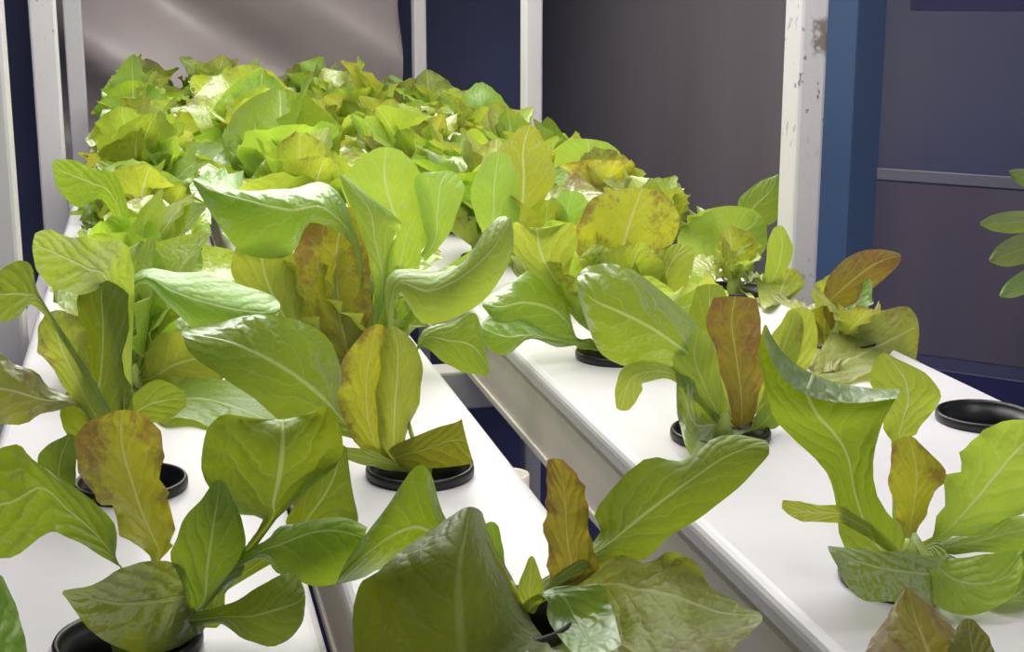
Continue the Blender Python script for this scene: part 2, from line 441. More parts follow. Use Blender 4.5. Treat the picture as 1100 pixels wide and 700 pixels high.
# ------------------------------------------------------------------ hanging plastic sheet at the far end
bb = bmesh.new(); nx, nz = 60, 44
g = []
for i in range(nx + 1):
    col_ = []
    for k in range(nz + 1):
        x = -.21 + .86 * i / nx; z = .55 + 1.5 * k / nz
        d = x * .55 + z                                   # folds run down to the right
        y = 3.80 + .05 * math.sin(d * 15 + 2.2 + x) + .007 * math.sin(d * 37 + x * 5) + .03 * noise.noise(Vector((x * 3.2, z * 3.2, 1)))
        e = .018 * max(0, 1 - (x + .21) / .12)
        xx = x - (.02 * (1 - k / nz) if i == nx else 0)
        col_.append(bb.verts.new((xx, y + e, z)))
    g.append(col_)
for i in range(nx):
    for k in range(nz): bb.faces.new((g[i][k], g[i + 1][k], g[i + 1][k + 1], g[i][k + 1]))
sh = obj('plastic_sheet', bb, M['sheet'])
tag(sh, 'creased grey plastic sheet hanging between the posts at the far end', 'plastic sheet')
md = sh.modifiers.new('thickness', 'SOLIDIFY'); md.thickness = .0015

# ------------------------------------------------------------------ grow lamps above the rack (out of the picture)
for i, lx in enumerate(LIGHT_X):
    r = thing('grow_lamp', ('long white tube lamp hung above the left channel', 'long white tube lamp hung above the middle channel',
              'long white tube lamp hung above the left pot row of the wide tray', 'long white tube lamp hung above the right pot row of the wide tray')[i], 'lamp', (lx, 0, LIGHT_Z), 'grow lamps above the rack')
    bb = bmesh.new(); bx(bb, -.034, .034, LIGHT_Y0, LIGHT_Y1, .006, .03, .003); obj('housing', bb, M['housing'], r, smooth=False)
    bb = bmesh.new(); bx(bb, -.03, .03, LIGHT_Y0 + .01, LIGHT_Y1 - .01, .002, .006); obj('diffuser', bb, M['emit'], r, smooth=False)
    for y in PY:
        bb = bmesh.new(); lathe(bb, [(.0015, .03), (.0015, 2.05 - LIGHT_Z)], 8, (0, y + .02)); obj('hanging_wire', bb, M['housing'], r)
# ------------------------------------------------------------------ net pots and lettuces
def pot_mesh():
    bb = bmesh.new()
    lathe(bb, [(0, -.05), (.021, -.05), (.0292, -.002), (.0335, -.0002), (.0345, .002), (.0345, .0052), (.0336, .0068), (.0322, .0068),
               (.0310, .005), (.0306, .002), (.0286, .0015), (.0275, -.008), (.0205, -.046), (0, -.046)], 40)
    bmesh.ops.recalc_face_normals(bb, faces=bb.faces)
    me = bpy.data.meshes.new('net_pot'); bb.to_mesh(me); bb.free(); me.materials.append(M['black_plastic'])
    for p in me.polygons: p.use_smooth = True
    return me
def sponge_mesh():
    bb = bmesh.new(); lathe(bb, [(0, -.012), (.008, -.0115), (.018, -.014), (.0245, -.017), (.0215, -.0345), (0, -.035)], 24)
    for v in bb.verts: v.co.z += .003 * noise.noise(v.co * 300)
    me = bpy.data.meshes.new('sponge'); bb.to_mesh(me); bb.free(); me.materials.append(M['substrate'])
    return me
POT, SPONGE = pot_mesh(), sponge_mesh()
def place(name, me, parent):
    o = bpy.data.objects.new(name, me); COL.objects.link(o); o.parent = parent; return o
def stem_bm(lean):
    bb = bmesh.new(); lathe(bb, [(0, -.016), (.0062, -.016), (.0072, -.004), (.0085, .006), (.006, .016), (.003, .022), (0, .023)], 14)
    for v in bb.verts:
        k = max(0, v.co.z + .016) / .04; v.co.x += lean[0] * k; v.co.y += lean[1] * k
        v.co.x += .0012 * noise.noise(v.co * 220); v.co.y += .0012 * noise.noise(v.co * 220 + Vector((5, 0, 0)))
    return bb
M['stem'] = simple('pale_green_stalk', (176, 196, 96), .5, .25, 60)
LEAFN = [0]
GROUPS = {}
def lettuce(row, i, label, y=None, group=None):
    x = ROWS[row][0]; y = ROWS[row][1][i] if y is None else y
    r = thing('potted_lettuce', label, 'lettuce', (x, y, .9), group)
    p = place('net_pot', POT, r); place('sponge', SPONGE, p)
    obj('stem', stem_bm((0, 0)), M['stem'], r)
    return r

def blade(plant, kind, spec, d0=0.0, stem=True, ruf=.0022, el=0.0, er=0.0, fr=4.0, nv=26, nu=12, sw=.004, quilt=.00045, crown=None, arch=.0):
    """leaf of a plant, laid out by where it is seen; spec rows: (mx,my, lx,ly, rx,ry, depth_cm[, left_cm, right_cm])"""
    base = plant.location; Y = base.y; rows = []
    for q in spec:
        if len(q) == 3: q = (q[0], q[1], q[0] - 1.5, q[1], q[0] + 1.5, q[1], q[2])
        d = Y + (q[6] + d0) / 100
        a = (q[7] if len(q) > 7 else el) / 100; b = (q[8] if len(q) > 8 else er) / 100
        tri = [at(q[2], q[3], d + a), at(q[0], q[1], d), at(q[4], q[5], d + b)]
        for n_ in range(3):                       # a leaf lies on the channel, never through it
            if tri[n_].z < .905 and -.115 < tri[n_].x < .62:
                dr = tri[n_] - CAM; tri[n_] = CAM + dr * ((.905 - CAM.z) / dr.z)
        rows.append(tuple(tri))
    if stem:
        c = base + Vector((0, 0, .008)) + (Vector(crown) if crown else Vector())
        first = rows[0][1]; nxt = rows[1][1]
        tan = (nxt - first)
        tan = tan.normalized() * min((first - c).length * .35, .03)
        mid = (c + first) * .5 - tan * .35 + Vector((0, 0, arch))
        s = (rows[0][2] - rows[0][0]); s = s.normalized() if s.length > 1e-6 else Vector((1, 0, 0))
        rows = [(c - s * sw, c, c + s * sw), (mid - s * sw, mid, mid + s * sw)] + rows
    LEAFN[0] += 1
    bm = leaf_bm(rows, nv, nu, ruf, LEAFN[0], quilt, base, fr)
    return obj('leaf', bm, LM[kind], plant)

def grow(plant, rnd, n, kinds, length=(.09, .13), height=1.0, low=.3, nv=16, nu=8, az0=0, arc=6.283, frill=1.0, back=False):
    """loose rosette: outer leaves lie lower, inner ones stand"""
    base = plant.location; made = []
    for k in range(n):
        t = k / max(1, n - 1)
        az = az0 + k * 2.399 if arc > 6 else az0 + arc * (rnd.random() - .5)
        az += rnd.uniform(-.35, .35)
        if back and math.sin(az) < .1: az = -az
        L = rnd.uniform(*length) * ((1.0 - .15 * t) if frill == 1.0 else (.9 + rnd.uniform(-.1, .32) * t)) * height
        reach = -math.cos(az) if base.x < 0 else (math.cos(az) if base.x > .5 else 0)
        L *= 1 - .42 * max(0, reach) * (1 - t * .6)
        rise = low + (1.5 - low) * (t ** .7) + rnd.uniform(-.15, .15)
        rows = grown_rows(Vector((base.x + .004 * math.cos(az), base.y + .004 * math.sin(az), base.z + .006)), az, L, L * rnd.uniform(.55, .8), rise,
                          rnd.uniform(.3, 1.2) * (1 - .35 * t), rnd.uniform(.15, .6), rnd.uniform(-.8, .8), rnd.uniform(-.8, .5))
        LEAFN[0] += 1
        rows = [tuple(Vector((p.x, p.y, max(p.z, .908))) for p in rw) for rw in rows]
        bm = leaf_bm(rows, nv, nu, rnd.uniform(.003, .008) * frill, LEAFN[0], .001, base, rnd.uniform(3.5, 8) * frill, rnd.uniform(.004, .011) * frill)
        made.append((bm, rnd.choice(kinds)))
    for bm, kd in made: obj('leaf', bm, LM[kd], plant)

# ---- left channel, nearest plants
A0 = lettuce('A', 0, 'lettuce at the bottom left corner, only one broad smooth green leaf showing', .433)
blade(A0, 'mid', [(-55, 820, -95, 815, -12, 830, 3), (-30, 745, -80, 725, 30, 745, 6), (-22, 690, -75, 670, 28, 695, 8), (-14, 645, -50, 640, 17, 650, 9.5), (-5, 616, -14, 619, 3, 619, 10)], el=1, er=1)
A1 = lettuce('A', 0, 'lettuce in the nearest left pot, olive leaves in front and one mottled bronze leaf upright')
blade(A1, 'olive', [(205, 640, 198, 612, 218, 674, -1), (168, 645, 160, 602, 182, 699, -2), (132, 648, 128, 612, 136, 699, -3), (97, 642, 100, 627, 97, 676, -4), (67, 637, 69, 634, 70, 641, -4.5)], el=-.4, er=.4, ruf=.001)
blade(A1, 'dark', [(216, 650, 200, 642, 232, 648, -1), (222, 612, 184, 602, 258, 617, -1.2), (228, 572, 193, 566, 264, 577, -1.3), (234, 538, 213, 540, 255, 546, -1), (236, 515, 230, 517, 242, 518, -.3)], el=-.5, er=1.2, ruf=.001)
blade(A1, 'dark', [(240, 662, 234, 652, 238, 670, -2), (268, 662, 262, 640, 263, 688, -3), (296, 655, 294, 620, 298, 693, -3.4), (317, 648, 317, 617, 322, 674, -3.4), (328, 641, 327, 632, 328, 650, -3.2)], el=.8, er=.6, ruf=.001)
blade(A1, 'lime', [(224, 668, 216, 668, 236, 668, -.6), (230, 645, 220, 645, 242, 648, -.6), (233, 612, 229, 616, 237, 616, 0)])
blade(A1, 'bronze', [(170, 597, 164, 601, 178, 597, .5), (162, 572, 140, 583, 186, 578, 1), (151, 545, 118, 547, 182, 537, 2), (141, 515, 97, 528, 173, 510, 3), (132, 485, 80, 488, 176, 475, 3.6), (130, 460, 88, 458, 163, 452, 4), (132, 440, 116, 444, 147, 442, 4.2)], ruf=.004, fr=6, el=-.6, er=-.4)
blade(A1, 'mid', [(127, 606, 125, 602, 128, 610, -.5), (106, 576, 123, 561, 100, 592, -1), (72, 546, 86, 528, 68, 574, -1.2), (44, 523, 39, 496, 46, 575, -1.3), (8, 540, 14, 477, 8, 600, -.6), (-50, 545, -45, 505, -50, 590, 0)], el=.2, er=.2, ruf=.001, arch=.01)
blade(A1, 'mid', [(286, 566, 282, 564, 291, 567, 1.2), (294, 538, 243, 548, 330, 526, 1.6), (301, 505, 217, 505, 366, 494, 2), (304, 470, 221, 466, 364, 455, 2), (304, 455, 238, 446, 352, 436, 2.6), (304, 450, 275, 449, 332, 444, 3.4)], el=-1.6, er=-1.2, ruf=.001, arch=-.005)
blade(A1, 'dark', [(302, 588, 297, 582, 312, 592, 1), (333, 553, 309, 556, 372, 567, 1.2), (354, 522, 328, 522, 385, 560, 1.6), (364, 496, 346, 500, 377, 518, 2), (368, 478, 363, 482, 373, 482, 2.4)], ruf=.001)
blade(A1, 'mid', [(272, 596, 270, 590, 275, 602, -.5), (302, 584, 301, 566, 297, 614, -.7), (336, 571, 336, 559, 332, 628, -.6), (366, 570, 372, 556, 362, 626, 0), (392, 578, 395, 566, 392, 600, .5)], el=1.5, er=.5, ruf=.001)
A2 = lettuce('A', 1, 'tall lettuce at left, bright cupped leaf on top and glossy blade reaching right')
blade(A2, 'dark', [(106, 480, 90, 482, 122, 478, 0), (104, 440, 62, 447, 144, 432, -.4), (109, 395, 86, 397, 132, 393, -.6), (111, 350, 85, 353, 138, 347, -.8), (109, 320, 83, 320, 138, 312, -.6), (111, 296, 100, 299, 133, 298, 0)], el=.8, er=.8, ruf=.0035)
blade(A2, 'lime', [(118, 306, 140, 272, 114, 314, 0), (94, 288, 98, 258, 87, 317, -1.6), (67, 275, 70, 253, 56, 308, -2.6), (46, 266, 52, 246, 40, 291, -3.2), (35, 263, 38, 250, 36, 276, -3.4)], el=-.5, er=.3, ruf=.0015)
blade(A2, 'green', [(48, 329, 46, 323, 44, 334, -2.5), (27, 316, 32, 283, 21, 339, -3), (4, 316, 9, 284, 0, 346, -3.3), (-16, 316, -15, 306, -18, 326, -3.5)], el=.1, er=.2, ruf=.001)
blade(A2, 'tint', [(82, 408, 66, 408, 97, 400, -1), (66, 375, 41, 378, 93, 366, -1.6), (59, 348, 43, 347, 86, 343, -1.8), (62, 333, 52, 336, 72, 335, -1.4)], ruf=.003)
blade(A2, 'dusk', [(80, 434, 80, 430, 78, 438, -1), (50, 430, 54, 414, 44, 446, -2), (15, 420, 22, 392, 10, 457, -3), (-15, 415, -10, 380, -15, 450, -3.6), (-38, 410, -38, 402, -40, 418, -4)], el=1, ruf=.003)
blade(A2, 'dark', [(78, 540, 72, 545, 84, 540, -1), (64, 515, 42, 505, 80, 528, -2), (66, 490, 46, 482, 82, 500, -2), (76, 466, 70, 468, 82, 470, -1.4)], ruf=.0015)
blade(A2, 'grey', [(151, 298, 147, 293, 154, 305, 1), (186, 312, 190, 290, 186, 333, 0), (224, 325, 231, 297, 214, 357, -.6), (262, 333, 263, 307, 254, 358, -.6), (288, 335, 291, 317, 284, 350, -.2), (301, 331, 300, 324, 298, 339, 0)], el=3.2, er=1.0, ruf=.001, arch=.03)
blade(A2, 'green', [(120, 470, 112, 474, 130, 468, .5), (150, 440, 140, 425, 160, 455, 1), (178, 430, 172, 408, 182, 450, 1), (200, 428, 198, 420, 200, 436, 1)], ruf=.002)
A3 = lettuce('A', 2, 'lettuce third from the front at left, pale leaves over a half-hidden pot')
blade(A3, 'tint', [(165, 405, 155, 398, 172, 412, -.6), (187, 392, 166, 362, 190, 418, -1), (217, 384, 207, 358, 232, 413, -1.4), (246, 384, 243, 376, 247, 394, -1.6)], ruf=.003)
blade(A3, 'green', [(182, 428, 192, 412, 172, 450, -2), (222, 428, 236, 404, 212, 452, -3), (262, 440, 284, 420, 262, 466, -3.5), (300, 458, 302, 448, 298, 466, -3.5)], ruf=.003)
blade(A3, 'grey', [(160, 392, 142, 393, 184, 388, 1), (158, 345, 137, 345, 187, 338, 1.5), (163, 306, 152, 310, 178, 310, 2)], ruf=.003)
rnd = random.Random(7)
grow(A3, rnd, 11, ['lime', 'green', 'tint', 'lime'], (.12, .155), low=.65, az0=.8, back=True)

A4 = lettuce('A', 3, 'lettuce by the left posts with one smooth bright leaf pointing left like a spoon')
blade(A4, 'green', [(122, 212, 130, 196, 112, 216, -2), (97, 196, 103, 182, 86, 223, -3), (72, 186, 79, 172, 64, 206, -3.6), (56, 177, 60, 171, 57, 184, -3.8)], el=-.3, er=.4, ruf=.0008)
grow(A4, rnd, 13, ['lime', 'green', 'tint', 'lime'], (.12, .15), low=.5, az0=.3)

# ---- middle channel
B1 = lettuce('B', 0, 'lettuce at bottom centre, huge olive leaf at left, red-brown upright leaf, glossy wrinkled leaf')
blade(B1, 'olive', [(520, 800, 395, 840, 625, 760, -3.5), (500, 725, 384, 740, 600, 708, -4.5), (494, 665, 380, 645, 572, 668, -5), (494, 608, 408, 610, 545, 612, -4.6), (500, 572, 452, 576, 528, 577, -3.2), (506, 544, 492, 549, 518, 550, -1.5)], el=2.2, er=6, ruf=.001, stem=False)
blade(B1, 'olive', [(548, 720, 506, 722, 596, 712, -.6), (536, 665, 500, 660, 571, 668, -.8), (520, 610, 499, 600, 542, 612, -.6), (509, 562, 503, 566, 515, 566, -.2)], ruf=.001)  # added leaf hidden behind the huge olive one, shading its right flank
blade(B1, 'red', [(612, 618, 590, 622, 640, 614, .3), (609, 578, 585, 572, 633, 572, .8), (607, 537, 587, 537, 630, 532, 1.4), (603, 510, 587, 507, 620, 510, 1.8), (596, 492, 588, 494, 605, 494, 2)], ruf=.0028, fr=6, el=-.3, er=-.5)
blade(B1, 'mid', [(652, 584, 643, 576, 655, 598, .4), (680, 562, 640, 546, 691, 601, .8), (712, 538, 692, 494, 724, 573, 1.2), (745, 513, 733, 494, 762, 549, 1.5), (780, 490, 768, 470, 797, 520, 1.7), (806, 480, 796, 467, 816, 500, 1.9), (826, 479, 823, 473, 826, 488, 2)], el=1.0, er=-.2, ruf=.001)
blade(B1, 'dusk', [(650, 618, 647, 600, 645, 640, -.5), (690, 628, 692, 597, 668, 690, -1.5), (727, 642, 738, 602, 715, 730, -2.6), (768, 655, 770, 640, 765, 716, -3.4), (819, 662, 816, 657, 818, 668, -4)], el=1.2, er=-.8, ruf=.0025, quilt=.0045)
blade(B1, 'lime', [(568, 655, 560, 658, 577, 655, -.5), (569, 630, 556, 634, 584, 632, -.6), (571, 597, 567, 601, 575, 601, -.2)], ruf=.001)
blade(B1, 'green', [(602, 640, 586, 642, 640, 626, -1.2), (620, 668, 590, 668, 656, 650, -2), (645, 705, 622, 710, 668, 692, -2.5)], ruf=.001)
blade(B1, 'green', [(540, 625, 535, 626, 545, 624, 1), (534, 595, 525, 596, 541, 592, 1.6), (528, 560, 518, 566, 536, 566, 2)], ruf=.001)
blade(B1, 'mid', [(480, 585, 477, 553, 472, 598, .5), (452, 566, 463, 508, 436, 600, .7), (425, 573, 445, 503, 408, 612, .8), (394, 594, 412, 548, 383, 622, .6), (362, 624, 372, 602, 359, 629, .2)], el=.8, er=.8, ruf=.001)
B2 = lettuce('B', 1, 'lettuce with yellow-bronze upright leaf and wide black pot, middle channel second from front')
blade(B2, 'bronze', [(410, 490, 400, 492, 420, 488, 0), (396, 455, 368, 452, 414, 450, 0), (393, 415, 365, 412, 412, 412, .3), (398, 380, 371, 382, 413, 376, .6), (405, 348, 394, 353, 414, 351, 1)], ruf=.003)
blade(B2, 'tint', [(424, 486, 412, 486, 434, 482, -.6), (424, 440, 404, 442, 449, 432, -.8), (427, 400, 407, 402, 454, 396, -.8), (427, 372, 410, 371, 446, 370, -.4), (421, 350, 414, 354, 430, 354, 0)], ruf=.002, el=.8, er=.8)
blade(B2, 'olive', [(424, 492, 418, 482, 428, 501, -1), (456, 483, 456, 464, 453, 503, -1.6), (486, 473, 490, 453, 486, 501, -2), (502, 474, 496, 449, 509, 497, -2.1)], ruf=.0005)
blade(B2, 'lime', [(430, 500, 425, 496, 428, 506, -1), (398, 492, 400, 484, 394, 500, -1.6), (370, 486, 372, 480, 368, 492, -1.6)], ruf=.0008)
blade(B2, 'mid', [(374, 456, 378, 446, 366, 466, .5), (346, 426, 367, 394, 320, 462, 0), (306, 396, 340, 352, 275, 430, -.4), (256, 371, 285, 338, 235, 402, -.8), (216, 361, 227, 347, 205, 380, -1), (195, 357, 198, 354, 196, 361, -1)], el=1.6, er=-.6, ruf=.0015)
blade(B2, 'grey', [(426, 305, 419, 294, 430, 317, 1), (460, 312, 477, 291, 454, 347, .6), (496, 297, 500, 279, 501, 336, .2), (525, 272, 519, 250, 531, 309, 0), (542, 248, 534, 234, 551, 270, .4), (547, 235, 543, 232, 550, 236, .8)], el=1.8, er=1.0, ruf=.001, arch=.02)
blade(B2, 'green', [(452, 368, 452, 360, 450, 375, 1), (484, 366, 490, 344, 482, 392, 1), (508, 372, 512, 338, 500, 400, .8), (526, 396, 523, 386, 522, 403, .6)], el=1, ruf=.001)
B3 = lettuce('B', 2, 'tall crowded lettuce third from front in the middle channel, orange-tinged leaf facing front')
blade(B3, 'bronze', [(380, 395, 370, 398, 392, 394, 0), (367, 350, 325, 342, 397, 347, -.5), (361, 300, 313, 292, 398, 297, -.4), (363, 258, 322, 255, 398, 255, 0), (371, 222, 345, 226, 394, 229, .6)], ruf=.003)
blade(B3, 'lime', [(315, 352, 293, 357, 337, 350, -1), (291, 312, 256, 312, 322, 302, -1.4), (281, 276, 250, 272, 314, 270, -1.2), (285, 246, 272, 250, 300, 250, -.6)], ruf=.003)
blade(B3, 'grey', [(411, 300, 401, 303, 420, 296, -1), (403, 260, 393, 268, 424, 244, -1.4), (396, 224, 384, 240, 430, 237, -1.6), (366, 187, 364, 190, 369, 188, -1.6)], ruf=.001, er=1.4)
blade(B3, 'green', [(350, 225, 356, 200, 336, 238, -1.5), (312, 226, 312, 202, 312, 273, -2), (270, 217, 267, 206, 265, 274, -2), (236, 207, 238, 203, 232, 237, -1.8), (208, 193, 210, 191, 208, 197, -1.6)], el=2, er=.6, ruf=.0015, arch=.03)
blade(B3, 'lime', [(420, 335, 402, 336, 440, 328, -.6), (430, 285, 405, 290, 452, 278, -.4), (441, 238, 432, 243, 450, 244, 0)], ruf=.003)
grow(B3, rnd, 11, ['lime', 'lime', 'tint', 'green'], (.11, .15), low=.6, az0=2, back=True)
B4 = lettuce('B', 3, 'lettuce in the middle channel behind the orange-tinged one, broad lime leaf facing front')
blade(B4, 'lime', [(432, 268, 402, 268, 458, 262, 0), (421, 222, 374, 222, 463, 227, 0), (413, 190, 368, 190, 452, 186, .4), (415, 158, 400, 161, 432, 162, 1)], ruf=.003)
blade(B4, 'grey', [(462, 268, 455, 268, 472, 266, -1), (470, 228, 452, 232, 492, 226, -1), (473, 198, 446, 190, 499, 202, -.6), (482, 183, 472, 185, 492, 188, 0)], ruf=.0015)
blade(B4, 'grey', [(524, 262, 514, 262, 536, 262, 0), (530, 232, 510, 232, 557, 240, -.4), (531, 200, 506, 200, 557, 195, -.4), (536, 163, 524, 166, 548, 167, .4)], ruf=.0015)
grow(B4, rnd, 12, ['lime', 'tint', 'green', 'lime'], (.11, .145), low=.5, az0=1, back=True)

# ---- wide tray, left pot row
C0 = lettuce('C', 0, 'lettuce at the bottom right edge, only a brown-tinged olive leaf tip showing', .447)
blade(C0, 'red', [(1030, 780, 960, 800, 1090, 770, 3), (1006, 722, 922, 725, 1052, 722, 5), (990, 682, 936, 688, 1034, 686, 6.4), (981, 655, 954, 660, 1011, 660, 7.4), (975, 631, 970, 634, 981, 635, 8)], el=.6, er=.8)
blade(C0, 'olive', [(1075, 770, 1045, 780, 1110, 760, 3), (1048, 710, 1018, 715, 1072, 705, 5), (1042, 680, 1022, 686, 1062, 684, 6), (1040, 664, 1032, 667, 1048, 667, 6.6)], ruf=.001)
C1 = lettuce('C', 0, 'large lettuce at right, long S-shaped leaf rising left and white-ribbed ruffled leaf at right')
blade(C1, 'mid', [(938, 580, 906, 588, 972, 575, 0), (919, 532, 897, 532, 944, 536, .4), (911, 490, 884, 502, 938, 490, .8), (893, 462, 838, 457, 948, 455, 1.2), (878, 446, 824, 425, 958, 436, 1.0), (868, 425, 816, 385, 961, 429, 1.4), (872, 404, 820, 351, 966, 419, 1.8), (874, 404, 824, 350, 967, 419, 1.2), (866, 424, 820, 362, 964, 427, .3)], el=.3, er=-.6, ruf=.0008)
blade(C1, 'grey', [(965, 484, 958, 487, 972, 482, 5), (969, 455, 954, 468, 986, 461, 5.4), (976, 430, 944, 431, 1010, 430, 5.6), (971, 405, 934, 402, 996, 402, 5.8), (951, 379, 944, 382, 960, 384, 6)], ruf=.002)
blade(C1, 'bronze', [(978, 566, 968, 569, 990, 561, 1.4), (983, 536, 960, 542, 1004, 531, 1.8), (985, 506, 955, 508, 1016, 506, 2), (976, 468, 960, 474, 987, 475, 2.4)], ruf=.002)
blade(C1, 'lime', [(1010, 576, 1002, 574, 1020, 579, 0), (1036, 551, 1014, 528, 1060, 571, .2), (1061, 521, 1030, 497, 1093, 553, .4), (1086, 491, 1046, 470, 1122, 520, .5), (1108, 470, 1080, 452, 1132, 490, .8), (1130, 460, 1122, 452, 1138, 470, 1)], ruf=.004, fr=6, er=-.5)
blade(C1, 'grey', [(1012, 588, 1010, 582, 1012, 594, -.5), (1055, 580, 1052, 568, 1060, 594, -.7), (1090, 570, 1090, 554, 1096, 594, -.8), (1122, 566, 1122, 558, 1124, 575, -.8)], el=1, ruf=.001)
blade(C1, 'mid', [(1012, 614, 1018, 597, 1006, 650, -4.2), (972, 614, 977, 594, 964, 646, -4.8), (930, 606, 938, 591, 922, 642, -5), (890, 590, 890, 586, 896, 602, -4.6)], el=.5, er=-1, ruf=.001, arch=.012, quilt=.0002)
blade(C1, 'lime', [(1004, 606, 1008, 598, 1000, 620, -4), (1026, 622, 1034, 598, 1006, 652, -4.6), (1060, 626, 1067, 594, 1046, 660, -5), (1085, 616, 1091, 590, 1086, 642, -4.8), (1098, 602, 1096, 594, 1100, 610, -4.4)], el=.8, er=-.8, ruf=.001, arch=.012)
blade(C1, 'lime', [(905, 553, 906, 545, 905, 563, .2), (876, 551, 876, 542, 874, 561, .4), (856, 547, 858, 538, 854, 557, .5), (840, 541, 841, 537, 840, 546, .6)], ruf=.0008)
blade(C1, 'green', [(1090, 640, 1086, 630, 1092, 650, -1.5), (1105, 610, 1092, 600, 1118, 630, -1.6), (1120, 580, 1112, 580, 1130, 585, -1.4)], ruf=.001)
C2 = lettuce('C', 1, 'lettuce with an upright red-brown leaf and a broad pale leaf reaching left, right tray')
blade(C2, 'red', [(796, 455, 787, 457, 806, 452, 0), (796, 420, 781, 425, 819, 416, .2), (791, 382, 769, 382, 819, 376, .4), (786, 346, 759, 346, 817, 346, .6), (790, 318, 766, 320, 813, 321, 1)], ruf=.0025)
blade(C2, 'green', [(752, 394, 758, 382, 746, 404, -.4), (733, 375, 746, 346, 722, 394, -.6), (700, 352, 706, 308, 690, 396, -.8), (666, 335, 664, 284, 650, 384, -.8), (637, 322, 632, 286, 632, 352, -.6), (620, 304, 620, 297, 620, 313, -.4)], el=1.4, er=.8, ruf=.0015)
blade(C2, 'lime', [(722, 402, 724, 396, 722, 408, -.6), (697, 399, 702, 388, 692, 411, -.8), (680, 405, 672, 392, 690, 418, -.9), (671, 423, 661, 416, 684, 430, -1), (668, 441, 662, 438, 676, 440, -1)], ruf=.0006)
blade(C2, 'lime', [(772, 446, 764, 448, 782, 444, -.4), (756, 412, 733, 416, 774, 402, -.7), (746, 382, 723, 382, 767, 372, -.6), (751, 353, 742, 357, 760, 357, 0)], ruf=.0015)
blade(C2, 'green', [(808, 462, 800, 465, 816, 460, -.4), (826, 448, 815, 442, 836, 458, -.5), (842, 425, 836, 424, 850, 428, 0)], ruf=.001)
blade(C2, 'green', [(766, 456, 770, 444, 768, 468, -.6), (746, 455, 756, 432, 744, 492, -.8), (735, 425, 744, 408, 728, 448, -.9), (723, 393, 720, 396, 727, 398, -.8)], ruf=.001)
blade(C2, 'tint', [(810, 440, 803, 440, 820, 438, 1), (830, 400, 815, 398, 850, 402, 1.4), (845, 365, 828, 362, 862, 368, 1.6), (855, 335, 848, 338, 862, 340, 2)], ruf=.002)
blade(C2, 'lime', [(818, 445, 810, 448, 828, 440, 1), (842, 405, 822, 408, 866, 400, 1.6), (856, 365, 832, 365, 878, 364, 2), (862, 330, 846, 334, 874, 336, 2.4)], ruf=.003)
blade(C2, 'green', [(784, 440, 776, 442, 792, 438, 2), (772, 395, 748, 396, 792, 390, 3), (764, 345, 738, 350, 788, 340, 4), (762, 305, 748, 308, 776, 307, 5)], ruf=.003)
C3 = lettuce('C', 2, 'lettuce above the brown-rimmed pot beside the gap, flat bright leaves hanging left')
blade(C3, 'green', [(624, 368, 618, 370, 630, 364, 0), (601, 336, 608, 298, 590, 366, -.4), (566, 325, 582, 284, 560, 350, -.6), (537, 330, 547, 304, 536, 347, -.8), (518, 325, 520, 320, 519, 330, -.8)], el=1.6, ruf=.0015)
blade(C3, 'green', [(604, 366, 604, 358, 602, 372, -.8), (572, 360, 576, 340, 568, 364, -1.4), (546, 362, 548, 336, 546, 381, -1.6), (526, 356, 528, 338, 527, 376, -1.6), (511, 350, 512, 345, 512, 356, -1.6)], el=1.4, ruf=.0018)
blade(C3, 'bronze', [(664, 320, 652, 322, 676, 318, .5), (666, 282, 622, 280, 702, 276, .6), (673, 252, 617, 250, 724, 259, .7), (681, 226, 636, 214, 729, 230, 1), (690, 202, 666, 203, 713, 207, 1.6)], ruf=.003)
blade(C3, 'lime', [(600, 305, 588, 308, 612, 302, -.4), (582, 275, 546, 264, 620, 262, -.6), (577, 246, 552, 239, 615, 239, -1), (580, 250, 566, 246, 600, 246, -.4)], el=-.8, er=-.8, ruf=.001)
blade(C3, 'lime', [(650, 330, 640, 332, 660, 328, -.6), (645, 300, 625, 302, 664, 298, -1), (640, 275, 622, 280, 662, 278, -1), (642, 262, 634, 265, 652, 266, -.4)], ruf=.003)
blade(C3, 'lime', [(700, 335, 690, 336, 712, 330, -.4), (712, 305, 690, 300, 735, 308, -.6), (722, 280, 702, 276, 745, 284, -.6), (735, 262, 724, 262, 746, 266, 0)], ruf=.003)
blade(C3, 'lime', [(690, 352, 684, 344, 694, 360, 0), (716, 337, 708, 312, 722, 366, .2), (750, 325, 744, 297, 760, 350, .4), (783, 318, 781, 312, 784, 326, .6)], el=.8, ruf=.0015)
grow(C3, rnd, 9, ['lime', 'green', 'tint'], (.085, .12), low=.75, az0=.5)
C4 = lettuce('C', 3, 'lettuce left of the bronze-edged leaf on the tray, puckered ribbed leaf standing tall')
blade(C4, 'tint', [(561, 238, 546, 240, 580, 232, 0), (563, 195, 532, 202, 597, 192, .2), (562, 162, 530, 168, 593, 172, .6), (569, 134, 556, 139, 580, 142, 1)], ruf=.002, quilt=.0022)
blade(C4, 'grey', [(612, 245, 604, 247, 622, 242, 0), (610, 225, 588, 226, 634, 224, 0), (614, 205, 604, 207, 626, 208, .4)], ruf=.001)
grow(C4, rnd, 11, ['lime', 'green', 'tint', 'lime'], (.095, .13), low=.6, az0=1.7)

